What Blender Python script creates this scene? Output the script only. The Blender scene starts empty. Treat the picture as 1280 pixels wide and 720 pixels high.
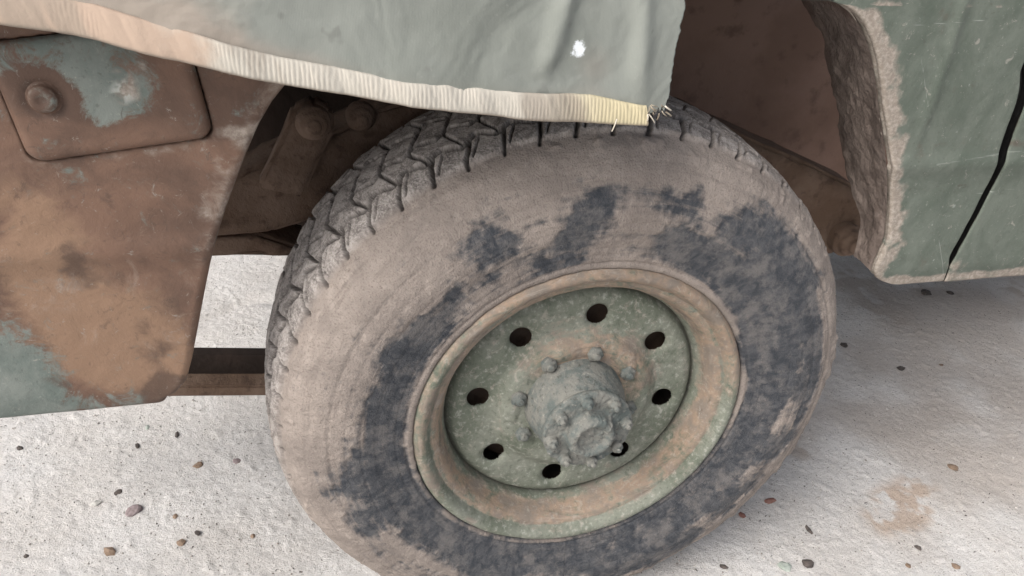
import bpy, bmesh, math, random
import numpy as np
from math import radians, sin, cos, pi, hypot, atan2
from mathutils import Vector, Matrix

S = bpy.context.scene
COL = S.collection
random.seed(7)
# ------------------------------------------------------------------ camera
P, PSI, ROLL = radians(30.645), radians(16.32), radians(4.352)
CAM = Vector((-.32476, -.74320, 1.03425))
FOC = 1000.0                                    # focal length in pixels of a 1280 wide picture
cf = Vector((sin(PSI)*cos(P), cos(PSI)*cos(P), -sin(P)))
cr0 = Vector((cos(PSI), -sin(PSI), 0)); cu0 = cr0.cross(cf)
cr = cr0*cos(ROLL) + cu0*sin(ROLL); cu = -cr0*sin(ROLL) + cu0*cos(ROLL)
cam = bpy.data.objects.new('camera', bpy.data.cameras.new('camera')); COL.objects.link(cam)
cam.matrix_world = Matrix(((cr.x, cu.x, -cf.x, CAM.x), (cr.y, cu.y, -cf.y, CAM.y), (cr.z, cu.z, -cf.z, CAM.z), (0, 0, 0, 1)))
cam.data.sensor_width = 36; cam.data.lens = 36*FOC/1280
cam.data.clip_start = .02; cam.data.clip_end = 500
S.camera = cam
# ------------------------------------------------------------------ light
EL, AZ = radians(46), radians(232)               # soft sun, high on the left and a little to the front
w = bpy.data.worlds.new('World'); S.world = w; w.use_nodes = True
nt = w.node_tree; bg = nt.nodes['Background']
sky = nt.nodes.new('ShaderNodeTexSky'); sky.sky_type = 'NISHITA'; sky.sun_disc = False
sunv = Vector((-.82, -.45, .9)).normalized()
sky.sun_elevation = math.asin(sunv.z); sky.sun_rotation = atan2(sunv.x, sunv.y)
sky.air_density = 1.0; sky.dust_density = 4.0; sky.ozone_density = .6
hs = nt.nodes.new('ShaderNodeHueSaturation'); hs.inputs['Saturation'].default_value = .5      # thin white overcast
nt.links.new(sky.outputs[0], hs.inputs['Color']); nt.links.new(hs.outputs[0], bg.inputs[0]); bg.inputs[1].default_value = .112
sl = bpy.data.lights.new('sun', 'SUN'); sl.energy = 2.1; sl.angle = radians(40); sl.color = (1, .97, .935)
so = bpy.data.objects.new('sun', sl); COL.objects.link(so)
so.rotation_euler = (-sunv).to_track_quat('-Z', 'Y').to_euler()
S.view_settings.view_transform = 'Standard'; S.view_settings.look = 'None'
S.view_settings.exposure = .62; S.view_settings.gamma = 1

# ------------------------------------------------------------------ helpers
def at(px, py, Y=None, Z=None):
    d = cr*((px-640)/FOC) - cu*((py-360)/FOC) + cf
    t = (Y-CAM.y)/d.y if Y is not None else (Z-CAM.z)/d.z
    return CAM + d*t
def h3(i, j, k, s):
    n = (i*374761393 + j*668265263 + k*2147483647 + s*974634777) & 0xffffffff
    n = ((n ^ (n >> 13))*1274126177) & 0xffffffff
    n = ((n ^ (n >> 15))*2246822519) & 0xffffffff
    return ((n ^ (n >> 16)) & 0xffff)/65535.0
def vn(p, s=0):
    p = np.asarray(p, float); f = np.floor(p); t = p-f; i = f.astype(np.int64); t = t*t*(3-2*t)
    r = 0
    for a in (0, 1):
        for b in (0, 1):
            for c in (0, 1):
                wt = (t[..., 0] if a else 1-t[..., 0])*(t[..., 1] if b else 1-t[..., 1])*(t[..., 2] if c else 1-t[..., 2])
                r = r + wt*h3(i[..., 0]+a, i[..., 1]+b, i[..., 2]+c, s)
    return r
def fbm(p, scale, octv=4, s=0, g=.5):             # about 0..1, mean .5
    r = 0; a = 1; tot = 0
    for o in range(octv):
        r = r + a*vn(p*scale*2**o + 17.3*o, s+o); tot += a; a *= g
    return r/tot
def ss(x, a, b):
    t = np.clip((x-a)/(b-a), 0, 1); return t*t*(3-2*t)
def make(name, V, F, mat, parent=None, attrs=None, smooth=True, uv=None):
    V = np.asarray(V, np.float32).reshape(-1, 3); me = bpy.data.meshes.new(name)
    if isinstance(F, np.ndarray) and F.ndim == 2:
        n, k = F.shape; me.vertices.add(len(V)); me.vertices.foreach_set('co', V.ravel())
        me.loops.add(n*k); me.loops.foreach_set('vertex_index', F.astype(np.int32).ravel())
        me.polygons.add(n); me.polygons.foreach_set('loop_start', np.arange(0, n*k, k, dtype=np.int32))
        me.polygons.foreach_set('loop_total', np.full(n, k, np.int32))
        me.update(calc_edges=True)
    else:
        me.from_pydata([tuple(v) for v in V.tolist()], [], [tuple(f) for f in F]); me.update()
    me.polygons.foreach_set('use_smooth', np.full(len(me.polygons), smooth))
    for k_, a in (attrs or {}).items():
        at_ = me.attributes.new(k_, 'FLOAT', 'POINT'); at_.data.foreach_set('value', np.asarray(a, np.float32).ravel())
    if uv is not None:
        at_ = me.attributes.new('flow', 'FLOAT_VECTOR', 'POINT'); at_.data.foreach_set('vector', np.asarray(uv, np.float32).ravel())
    me.materials.append(mat)
    o = bpy.data.objects.new(name, me); COL.objects.link(o)
    if parent is not None: o.parent = parent
    return o
def gridf(n, m, wrap=False, flip=False):          # n rows (first index), m columns
    i = np.arange(n if wrap else n-1); j = np.arange(m-1); I, J = np.meshgrid(i, j, indexing='ij')
    a = I*m+J; b = ((I+1) % n)*m+J
    q = np.stack([a, a+1, b+1, b], -1).reshape(-1, 4)
    return q[:, ::-1] if flip else q
def finish(o, ang=None, bevel=0, seg=2):
    if bevel:
        b = o.modifiers.new('bevel', 'BEVEL'); b.width = bevel; b.segments = seg; b.limit_method = 'ANGLE'; b.angle_limit = radians(40)
    return o
def frombm(name, bm, mat, parent=None, smooth=True, rough=0, rs=40):
    bmesh.ops.recalc_face_normals(bm, faces=bm.faces[:])
    if rough:
        V = np.array([v.co[:] for v in bm.verts]); 
        bm.normal_update()
        N = np.array([v.normal[:] for v in bm.verts]); d = (fbm(V+3.1, rs, 3)-.5)*2*rough
        for v, q in zip(bm.verts, V+N*d[:, None]): v.co = q
    me = bpy.data.meshes.new(name); bm.to_mesh(me); bm.free()
    me.polygons.foreach_set('use_smooth', np.full(len(me.polygons), smooth))
    me.materials.append(mat); o = bpy.data.objects.new(name, me); COL.objects.link(o)
    if parent is not None: o.parent = parent
    return o
def tag(o, label=None, cat=None, group=None, kind=None):
    for k, v in (('label', label), ('category', cat), ('group', group), ('kind', kind)):
        if v: o[k] = v
    return o

# ------------------------------------------------------------------ materials
class NT:
    def __init__(s, name, rough=.9):
        s.m = bpy.data.materials.new(name); s.m.use_nodes = True; s.t = s.m.node_tree
        s.b = s.t.nodes['Principled BSDF']; s.b.inputs['Roughness'].default_value = rough
        s.b.inputs['Specular IOR Level'].default_value = .3
        s.g = s.t.nodes.new('ShaderNodeNewGeometry').outputs['Position']
    def n(s, typ, **kw):
        q = s.t.nodes.new(typ)
        for k, v in kw.items(): setattr(q, k, v)
        return q
    def L(s, a, b): s.t.links.new(a, b)
    def noise(s, scale, det=4, rough=.55, vec=None, dist=0, stretch=None):
        q = s.n('ShaderNodeTexNoise'); q.inputs['Scale'].default_value = scale; q.inputs['Detail'].default_value = det
        q.inputs['Roughness'].default_value = rough; q.inputs['Distortion'].default_value = dist
        v = vec or s.g
        if stretch:
            mp = s.n('ShaderNodeMapping'); mp.inputs['Scale'].default_value = stretch; s.L(v, mp.inputs[0]); v = mp.outputs[0]
        s.L(v, q.inputs['Vector']); return q.outputs['Fac']
    def ramp(s, x, a, b, lo=0., hi=1.):
        q = s.n('ShaderNodeMapRange'); q.interpolation_type = 'SMOOTHSTEP'
        for i, v in zip((1, 2, 3, 4), (a, b, lo, hi)): q.inputs[i].default_value = v
        s.L(x, q.inputs[0]); return q.outputs[0]
    def math(s, op, a, b=None, c=None):
        q = s.n('ShaderNodeMath', operation=op)
        for i, v in enumerate((a, b, c)):
            if v is None: continue
            if isinstance(v, (int, float)): q.inputs[i].default_value = v
            else: s.L(v, q.inputs[i])
        return q.outputs[0]
    def attr(s, name, vec=False):
        q = s.n('ShaderNodeAttribute', attribute_name=name); return q.outputs['Vector' if vec else 'Fac']
    def mix(s, f, a, b):
        q = s.n('ShaderNodeMix', data_type='RGBA')
        for i, v in ((0, f), (6, a), (7, b)):
            if isinstance(v, tuple): q.inputs[i].default_value = (*v, 1)
            elif isinstance(v, (int, float)): q.inputs[i].default_value = v
            else: s.L(v, q.inputs[i])
        return q.outputs[2]
    def col(s, c): s.L(c, s.b.inputs['Base Color'])
    def bump(s, h, dist, strength=1., prev=None):
        q = s.n('ShaderNodeBump'); q.inputs['Distance'].default_value = dist; q.inputs['Strength'].default_value = strength
        s.L(h, q.inputs['Height'])
        if prev is not None: s.L(prev, q.inputs['Normal'])
        s.L(q.outputs[0], s.b.inputs['Normal']); return q.outputs[0]
def mud_mat(name, c1, c2, c3, sc=18, bump=.002, rough=.95):
    m = NT(name, rough)
    a = m.noise(sc, 5, .6); b = m.noise(sc*4.3, 4, .6); c = m.noise(260, 3, .7)
    col = m.mix(m.ramp(a, .38, .62), c1, c2); col = m.mix(m.ramp(b, .52, .72, 0, .8), col, c3)
    m.col(col); n1 = m.bump(b, bump*1.5, .7); m.bump(c, bump*.5, .8, n1); return m.m

M = {}
M['under'] = mud_mat('dusty_underbody', (.115, .078, .056), (.165, .118, .09), (.07, .045, .034), 9)
M['rail'] = mud_mat('dusty_rail', (.125, .082, .058), (.175, .122, .092), (.075, .048, .036), 12, .003)
M['bark'] = mud_mat('caked_mud', (.19, .148, .125), (.27, .215, .185), (.12, .09, .075), 24, .004)
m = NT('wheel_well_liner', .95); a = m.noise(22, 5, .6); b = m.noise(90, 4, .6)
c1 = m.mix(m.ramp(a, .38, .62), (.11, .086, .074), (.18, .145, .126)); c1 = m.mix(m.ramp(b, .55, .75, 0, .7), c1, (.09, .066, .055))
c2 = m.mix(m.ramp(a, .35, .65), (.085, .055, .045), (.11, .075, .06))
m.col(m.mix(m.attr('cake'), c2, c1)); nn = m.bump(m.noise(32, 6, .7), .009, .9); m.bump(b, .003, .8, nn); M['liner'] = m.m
M['well'] = mud_mat('brown_well', (.23, .15, .118), (.29, .195, .158), (.16, .105, .083), 6, .001)
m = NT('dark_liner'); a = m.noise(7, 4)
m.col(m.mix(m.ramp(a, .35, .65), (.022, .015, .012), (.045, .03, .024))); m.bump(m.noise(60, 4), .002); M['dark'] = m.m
m = NT('dark_steel'); a = m.noise(30, 4); m.col(m.mix(m.ramp(a, .4, .6), (.035, .028, .025), (.07, .052, .043))); M['steel'] = m.m

m = NT('black_rubber'); m.b.inputs['Base Color'].default_value = (.012, .012, .012, 1); M['rubber'] = m.m
# tyre: attribute mud (1 = dried mud, 0 = bare rubber)
m = NT('muddy_tyre', .9); fl = m.attr('flow', True)
mud = m.attr('mud'); lug = m.attr('lug')
st = m.noise(60, 4, .65, fl, .8, (1, .95, 1)); fine = m.noise(420, 3, .7, fl, 0, (1, .9, 1)); conc = m.noise(58, 5, .65, fl, .5, (.10, 1.5, 1)); big = m.noise(13, 4, .6)
edge = m.math('ADD', mud, m.math('MULTIPLY', m.math('SUBTRACT', st, .5), .5))
mid = m.noise(38, 5, .7)
edge = m.math('ADD', edge, m.math('MULTIPLY', m.math('SUBTRACT', mid, .5), .8))
edge = m.math('ADD', edge, m.math('MULTIPLY', m.math('SUBTRACT', conc, .5), 1.5))
k = m.ramp(edge, .12, .78)
mudc = m.mix(m.ramp(big, .36, .64), (.32, .275, .243), (.24, .206, .184))
mudc = m.mix(m.ramp(st, .5, .74, 0, .4), mudc, (.44, .385, .34))
mudc = m.mix(m.ramp(conc, .52, .68, 0, .45), mudc, (.19, .162, .145)); mudc = m.mix(m.ramp(fine, .52, .68, 0, .65), mudc, (.165, .13, .11)); mudc = m.mix(m.ramp(m.noise(52, 6, .8, fl, 1.5, (1.1, .8, 1)), .57, .66, 0, .55), mudc, (.15, .122, .105))
rub = m.mix(m.ramp(st, .36, .66), (.038, .043, .052), (.086, .088, .095))
rub = m.mix(m.ramp(mid, .44, .66, 0, .75), rub, (.17, .158, .152))
rub = m.mix(m.ramp(fine, .58, .76, 0, .4), rub, (.2, .18, .17))
lugc = m.mix(m.ramp(st, .38, .62), (.19, .17, .158), (.40, .365, .34)); lugc = m.mix(m.ramp(fine, .48, .66, 0, .7), lugc, (.50, .465, .44)); lugc = m.mix(m.ramp(fine, .45, .32, 0, .6), lugc, (.08, .07, .065))
c = m.mix(k, rub, mudc); c = m.mix(lug, c, lugc)
recess_shade = m.attr('recess_shade'); c = m.mix(recess_shade, c, (.05, .042, .038)); m.col(c)  # groove shade painted into the tyre colour
n1 = m.bump(m.noise(75, 5, .7, fl, .6, (1, .95, 1)), .0026, .8); m.bump(fine, .0018, 1, n1)
m.L(m.ramp(k, 0, 1, .62, .97), m.b.inputs['Roughness']); M['tyre'] = m.m

# wheel steel: attribute rust
m = NT('worn_green_wheel', .75)
rust = m.attr('rust'); a = m.noise(34, 5, .65); b = m.noise(120, 4, .7); cc = m.noise(12, 4)
ring = m.noise(60, 6, .7, m.attr('flow', True), 1.2, (.16, 1.6, 1))
g = m.mix(m.ramp(cc, .35, .65), (.13, .145, .112), (.205, .215, .178))
g = m.mix(m.ramp(b, .52, .70, 0, .7), g, (.36, .365, .325))
g = m.mix(m.ramp(b, .46, .34, 0, .5), g, (.075, .085, .065))
ru = m.mix(m.ramp(a, .38, .64), (.30, .215, .155), (.20, .168, .14)); ru = m.mix(m.ramp(b, .55, .7, 0, .5), ru, (.36, .32, .27)); ru = m.mix(m.ramp(ring, .54, .68, 0, .6), ru, (.33, .29, .25)); ru = m.mix(m.ramp(ring, .46, .34, 0, .65), ru, (.10, .075, .058))
kk = m.ramp(m.math('ADD', m.math('ADD', m.math('ADD', rust, m.math('MULTIPLY', m.math('SUBTRACT', ring, .5), 1.6)), m.math('MULTIPLY', m.math('SUBTRACT', b, .5), 1.2)), m.math('MULTIPLY', m.math('SUBTRACT', a, .5), 2.0)), .2, .85)
c = m.mix(kk, g, ru); c = m.mix(m.ramp(m.noise(70, 6, .75, None, 1.2), .56, .66, 0, .55), c, (.34, .31, .27)); c = m.mix(m.attr('recess_shade'), c, (.04, .034, .028)); m.col(c)
n1 = m.bump(m.noise(90, 5, .7), .0018, .8); m.bump(m.noise(380, 3, .7), .0007, .7, n1); M['wheel'] = m.m
m = NT('muddy_hub', .85)
a = m.noise(45, 5, .65); b = m.noise(160, 4, .7)
c = m.mix(m.ramp(a, .36, .62), (.11, .128, .122), (.20, .198, .178)); c = m.mix(m.ramp(b, .56, .74, 0, .6), c, (.40, .375, .34)); c = m.mix(m.ramp(b, .44, .32, 0, .7), c, (.07, .065, .058))
m.col(c); n1 = m.bump(m.noise(130, 5, .7), .003, .9); m.bump(m.noise(420, 3), .0008, .7, n1); M['hub'] = m.m

# painted body steel: attributes green, dust, dark, pale
def body_mat(name, brown, brown2, orange, green, green2, sc=1.):
    m = NT(name, .7)
    a = m.noise(9, 6, .6, None, .6); b = m.noise(38, 5, .65, None, .5); f = m.noise(190, 4, .7)
    stk = m.noise(14, 6, .65, None, .5, (1.25, 1, .85))
    c = m.mix(m.ramp(a, .36, .62), brown, brown2)
    ag = m.attr('orange'); c = m.mix(m.ramp(m.math('ADD', ag, m.math('MULTIPLY', m.math('SUBTRACT', b, .5), .9)), .35, .75), c, orange)
    gr = m.mix(m.ramp(stk, .35, .66), green, green2); gr = m.mix(m.ramp(f, .6, .76, 0, .45), gr, (.34, .35, .31)); gr = m.mix(m.ramp(f, .42, .3, 0, .35), gr, (.06, .06, .05))
    c = m.mix(m.ramp(m.noise(55, 6, .75, None, 1.5), .56, .68, 0, .5), c, (.08, .055, .043)); c = m.mix(m.ramp(m.noise(24, 6, .75, None, 1.), .58, .72, 0, .35), c, (.30, .235, .19))
    kg = m.ramp(m.math('ADD', m.math('ADD', m.attr('green'), m.math('MULTIPLY', m.math('SUBTRACT', f, .5), .7)), m.math('MULTIPLY', m.math('SUBTRACT', m.noise(30, 7, .75, None, 1.), .5), 3.0)), .2, .80)
    c = m.mix(kg, c, gr)
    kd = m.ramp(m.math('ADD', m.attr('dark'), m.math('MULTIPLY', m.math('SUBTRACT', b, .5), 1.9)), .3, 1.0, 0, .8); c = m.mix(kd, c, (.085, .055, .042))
    kp = m.ramp(m.math('ADD', m.attr('pale'), m.math('MULTIPLY', m.math('SUBTRACT', b, .5), 1.6)), .25, .85, 0, .85)
    c = m.mix(kp, c, m.mix(m.ramp(f, .4, .65), (.27, .225, .19), (.40, .35, .305)))
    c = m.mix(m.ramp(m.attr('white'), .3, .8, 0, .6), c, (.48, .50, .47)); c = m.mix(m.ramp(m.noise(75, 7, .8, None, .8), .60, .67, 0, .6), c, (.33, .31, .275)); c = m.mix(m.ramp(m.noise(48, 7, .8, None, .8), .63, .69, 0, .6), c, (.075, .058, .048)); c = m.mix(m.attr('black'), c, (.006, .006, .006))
    m.col(c)
    n1 = m.bump(b, .0022, .5); n2 = m.bump(f, .0007, .7, n1)
    m.L(m.ramp(kp, 0, .8, .6, .95), m.b.inputs['Roughness']); return m.m
M['brown'] = body_mat('brown_camouflage_paint', (.175, .105, .074), (.105, .065, .048), (.245, .155, .103), (.13, .155, .14), (.195, .215, .195))
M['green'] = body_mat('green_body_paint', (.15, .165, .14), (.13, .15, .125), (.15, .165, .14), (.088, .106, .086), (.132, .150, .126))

m = NT('canvas', .85); a = m.noise(6, 4); f = m.noise(150, 4, .7)
wv = m.n('ShaderNodeTexWave'); wv.inputs['Scale'].default_value = 260; m.L(m.g, wv.inputs[0])
c = m.mix(m.ramp(a, .35, .65), (.17, .182, .162), (.225, .238, .215))
c = m.mix(m.ramp(f, .6, .75, 0, .3), c, (.30, .30, .275))
c = m.mix(m.ramp(m.attr('dust'), .1, 1, 0, .75), c, (.29, .24, .20)); c = m.mix(m.ramp(m.math('ADD', m.attr('white'), m.math('MULTIPLY', m.math('SUBTRACT', m.noise(120, 4, .7), .5), 1.8)), .4, .75), c, (.68, .71, .73))
c = m.mix(m.ramp(m.attr('dark'), .3, .8, 0, .6), c, (.16, .165, .15))
m.col(c); n1 = m.bump(wv.outputs[1], .0001, .3); m.bump(m.noise(9, 3, .5, None, 1.2), .03, .35, m.bump(m.noise(60, 4), .0016, .6, n1)); M['canvas'] = m.m
m = NT('ribbed_webbing', .95); a = m.noise(22, 5, .6); f = m.noise(140, 3, .7)
c = m.mix(m.ramp(m.attr('yellow'), .2, .9), (.46, .43, .375), (.50, .44, .29))
c = m.mix(m.ramp(m.math('ADD', m.attr('dust'), m.math('MULTIPLY', m.math('SUBTRACT', a, .5), 1.2)), .4, .9, 0, .8), c, (.36, .255, .19))
c = m.mix(m.attr('rib'), c, (.26, .22, .18)); m.col(c); m.bump(f, .0008, .7); M['web'] = m.m

m = NT('dusty_ground', .97)
a = m.noise(5, 5, .6); b = m.noise(40, 5, .7); f = m.noise(260, 4, .75)
c = m.mix(m.ramp(a, .35, .65), (.68, .65, .62), (.77, .75, .73))
c = m.mix(m.ramp(b, .5, .7, 0, .4), c, (.52, .485, .455)); c = m.mix(m.ramp(f, .56, .74, 0, .45), c, (.42, .38, .345)); c = m.mix(m.ramp(f, .42, .28, 0, .7), c, (.80, .79, .78))
c = m.mix(m.ramp(m.attr('stain'), .2, 1, 0, .6), c, (.46, .29, .17)); c = m.mix(m.ramp(m.attr('soil'), 0, 1, 0, .8), c, (.47, .405, .355)); c = m.mix(m.ramp(m.noise(300, 3, .7), .60, .70, 0, .75), c, (.20, .17, .15)); c = m.mix(m.ramp(m.noise(95, 4, .7), .60, .72, 0, .5), c, (.33, .29, .26)); m.col(c)
n1 = m.bump(m.noise(150, 5, .8), .0048, 1); m.bump(m.noise(420, 3, .8), .0016, 1, n1); M['ground'] = m.m
def stone(name, c1, c2):
    m = NT(name, .85); m.col(m.mix(m.ramp(m.noise(120, 4), .35, .65), c1, c2)); m.bump(m.noise(300, 3), .0008); return m.m
M['s_mauve'] = stone('mauve_stone', (.21, .165, .165), (.30, .25, .25)); M['s_dark'] = stone('dark_stone', (.06, .052, .048), (.12, .10, .09))
M['s_brown'] = stone('brown_stone', (.17, .12, .085), (.26, .19, .14)); M['s_red'] = stone('reddish_stone', (.21, .10, .08), (.28, .16, .13))
M['s_pale'] = stone('pale_stone', (.42, .41, .38), (.52, .51, .48)); M['s_green'] = stone('grey_green_stone', (.30, .34, .30), (.38, .41, .37))
M['grain'] = stone('gravel_grain', (.20, .175, .155), (.60, .57, .54))

# ------------------------------------------------------------------ ground
def axis(lo, hi, step, far):
    mid = np.arange(lo, hi, step); out = [step*1.35**k for k in range(1, 60)]; c = np.cumsum(out); c = c[c < far]
    return np.concatenate([(lo-c)[::-1], mid, hi+c])
gx = axis(-1.15, 1.75, .0036, 60); gy = axis(-.3, 1.4, .0036, 60)
X, Y = np.meshgrid(gx, gy, indexing='ij'); Q = np.stack([X, Y, 0*X], -1)
Z = (fbm(Q, 7, 3, 1)-.5)*.012 + (fbm(Q, 90, 2, 5)-.5)*.0022 + (np.maximum(fbm(Q, 60, 2, 9)-.68, 0))*.012 + (fbm(Q, 130, 2, 15)-.5)*.0022
rut = at(300, 385, Z=0); dd = (Y-rut.y-(X-rut.x)*.28+.02*np.sin(X*30)); Z -= .008*np.exp(-(dd/.02)**2)*(np.abs(X-rut.x) < .4)
Z -= .004*ss(hypot(1, 1)*0+np.sqrt((X)**2+(Y-.12)**2), .5, .15)
Z = np.where((np.abs(X) > 3) | (np.abs(Y) > 3), 0, Z)
def gblob(px, py, r): p = at(px, py, Z=0); return np.exp(-((X-p.x)**2+(Y-p.y)**2)/r**2)
stain = 1.5*(gblob(1125, 635, .05)+.6*gblob(1150, 612, .05)+.5*gblob(1100, 655, .04))*ss(fbm(Q, 45, 4, 14), .2, .6)
soil = .0*X
for q in [(1157, 366, .03), (1188, 365, .02), (1270, 360, .04), (1060, 350, .07), (1100, 385, .06), (1000, 560, .03)]: soil = soil+gblob(*q)
soil = soil*ss(fbm(Q, 30, 3, 8), .35, .6) + .7*ss(X+.5*Y, .25, 1.0)*ss(fbm(Q, 6, 4, 3), .25, .6)  # brown soil tint; the gradient to the right also paints underbody shade
G = make('ground', np.stack([X, Y, Z], -1), gridf(len(gx), len(gy), flip=True), M['ground'], attrs={'stain': stain, 'soil': np.clip(soil, 0, 1)})
tag(G, kind='structure')
def gz(x, y):
    i = min(max(int(np.searchsorted(gx, x)), 0), len(gx)-1); j = min(max(int(np.searchsorted(gy, y)), 0), len(gy)-1); return float(Z[i, j])
# loose grit, nobody could count it
rg = np.random.RandomState(3); gv = []; gf = []
ico = [(0, 0, 1), (.9, 0, .1), (.2, .8, -.1), (-.8, .4, .1), (-.6, -.7, 0), (.4, -.8, .1), (0, 0, -.7)]
icf = [(0, 1, 2), (0, 2, 3), (0, 3, 4), (0, 4, 5), (0, 5, 1), (6, 2, 1), (6, 3, 2), (6, 4, 3), (6, 5, 4), (6, 1, 5)]
N = 26000; gxx = rg.uniform(-1.1, 1.7, N); gyy = rg.uniform(-.25, 1.35, N); rr = (.0008+.0019*rg.rand(N)**5); an = rg.uniform(0, 6.28, N); el = rg.uniform(.5, 1.1, N)
base = np.array(ico)
for k in range(N):
    p = base*rg.uniform(.75, 1.25, (7, 1))*[1, el[k], .7]; c_, s_ = cos(an[k]), sin(an[k])
    q = np.stack([p[:, 0]*c_-p[:, 1]*s_, p[:, 0]*s_+p[:, 1]*c_, p[:, 2]], -1)*rr[k] + [gxx[k], gyy[k], gz(gxx[k], gyy[k])+rr[k]*.3]
    gv.append(q); gf.append(np.array(icf)+7*k)
tag(make('gravel', np.concatenate(gv), np.concatenate(gf), M['grain'], smooth=False), 'fine pale grit scattered over the dusty ground', 'gravel', kind='stuff')
N = 2600; dv = []; df = []
for k in range(N):
    a_, l_, w_ = rg.uniform(0, 6.28), .0012+.0026*rg.rand()**2, .0007+.0009*rg.rand(); X0, Y0 = rg.uniform(-1.0, 1.5), rg.uniform(-.22, 1.2)
    p = base*rg.uniform(.6, 1.4, (7, 1))*[l_, w_, .0006]; c_, s_ = cos(a_), sin(a_)
    dv.append(np.stack([p[:, 0]*c_-p[:, 1]*s_, p[:, 0]*s_+p[:, 1]*c_, p[:, 2]], -1)+[X0, Y0, gz(X0, Y0)+.0007]); df.append(np.array(icf)+7*k)
tag(make('plant_debris', np.concatenate(dv), np.concatenate(df), M['s_dark'], smooth=False), 'tiny dark chips and dry plant bits strewn over the pale ground', 'debris', kind='stuff')
# single stones
def pebble(px, py, wpx, hpx, rot, mat, label, seed):
    p = at(px, py, Z=0); dist = (p-CAM).length; s = dist/FOC/2*.88
    bm = bmesh.new(); bmesh.ops.create_icosphere(bm, subdivisions=1+(wpx > 13), radius=1)
    V = np.array([v.co[:] for v in bm.verts]); n = fbm(V+seed*3.3, 1.1, 3, seed)
    V = V*(0.45+1.1*n)[:, None]; V = np.round(V*3.2)/3.2*.45+V*.55
    for v, q in zip(bm.verts, V): v.co = (q[0]*wpx*s, q[1]*hpx*s*1.25, q[2]*min(wpx, hpx)*s*.62)
    o = frombm('pebble', bm, mat, smooth=False); o.location = (p.x, p.y, gz(p.x, p.y)+hpx*s*.08); o.rotation_euler = (0, 0, radians(rot))
    tag(o, label, 'pebble', 'loose pebbles on the dusty ground')
PB = [(168, 640, 22, 13, 38, 's_mauve', 'mauve grey oval stone, the largest pebble on the bright ground at lower left'),
 (148, 616, 13, 8, 40, 's_dark', 'small dark stone just above the large mauve stone'),
 (119, 631, 13, 9, 10, 's_pale', 'pale flat stone left of the large mauve stone'),
 (247, 581, 14, 9, 20, 's_brown', 'brown stone on bright ground midway between panel corner and tyre'),
 (221, 543, 6, 11, 0, 's_dark', 'upright dark chip just below the lower corner of the brown panel'),
 (172, 558, 6, 8, 10, 's_dark', 'small dark chip below the brown panel, left of the panel corner'),
 (25, 562, 7, 8, 40, 's_dark', 'dark chip near the left frame edge below the brown panel'),
 (184, 533, 6, 9, 0, 's_green', 'bluish grey chip right under the brown panel edge'),
 (137, 691, 13, 16, 60, 's_brown', 'brownish lump near the bottom left, below the mauve stone'),
 (33, 695, 7, 6, 45, 's_dark', 'tiny dark chip in the bottom left corner of the ground'),
 (247, 668, 7, 9, 30, 's_dark', 'dark sliver lying midway between the mauve stone and the tyre'),
 (219, 647, 7, 8, 0, 's_brown', 'small brown grain right of the large mauve stone'),
 (227, 680, 12, 9, 15, 's_brown', 'brown grey stone below the dark sliver near the bottom edge'),
 (316, 670, 8, 6, 0, 's_brown', 'small brown stone closest to the lower left of the tyre'),
 (296, 577, 11, 8, 0, 's_mauve', 'greyish stone close to the left side of the tyre'),
 (962, 628, 16, 7, 5, 's_red', 'flat reddish stone on the ground right of the tyre bottom'),
 (928, 645, 10, 10, 20, 's_red', 'round red brown stone nearest the tyre at lower right'),
 (1011, 663, 7, 13, 5, 's_dark', 'upright dark sliver right of the flat reddish stone'),
 (904, 708, 12, 7, -30, 's_dark', 'dark chip at the bottom edge just right of the tyre'),
 (1009, 706, 15, 11, -45, 's_dark', 'dark brown angular stone at the bottom edge, largest dark one'),
 (980, 709, 16, 13, 20, 's_green', 'pale grey green stone at the bottom edge beside the dark angular stone'),
 (1148, 683, 8, 8, 0, 's_dark', 'round dark pebble below the rust coloured stain'),
 (1195, 707, 9, 9, 50, 's_brown', 'brown pebble at the bottom edge, the one furthest right'),
 (1135, 706, 8, 7, 0, 's_brown', 'small brown pebble at the bottom edge below the round dark pebble'),
 (1192, 583, 14, 8, -40, 's_brown', 'leaf shaped brown chip above and right of the rust coloured stain'),
 (1126, 462, 13, 7, 0, 's_dark', 'dark flat pebble in the dim ground below the green fender'),
 (1176, 457, 8, 5, 10, 's_brown', 'small brown chip just right of the dark flat pebble'),
 (1055, 432, 12, 9, 30, 's_dark', 'dark clod beside the right edge of the tyre'),
 (1157, 366, 15, 10, 0, 's_dark', 'dark clod of soil under the green fender bottom edge, left one of two'),
 (1188, 366, 11, 8, 0, 's_dark', 'dark clod of soil under the green fender below the door gap')]
for i, q in enumerate(PB): pebble(*q[:5], M[q[5]], q[6], i+1)

# ------------------------------------------------------------------ the truck
T = bpy.data.objects.new('military_truck', None); COL.objects.link(T)
tag(T, 'old military truck in worn brown and green camouflage paint with a mud caked wheel', 'truck')
WC = Vector((0, 0, .375))

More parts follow.
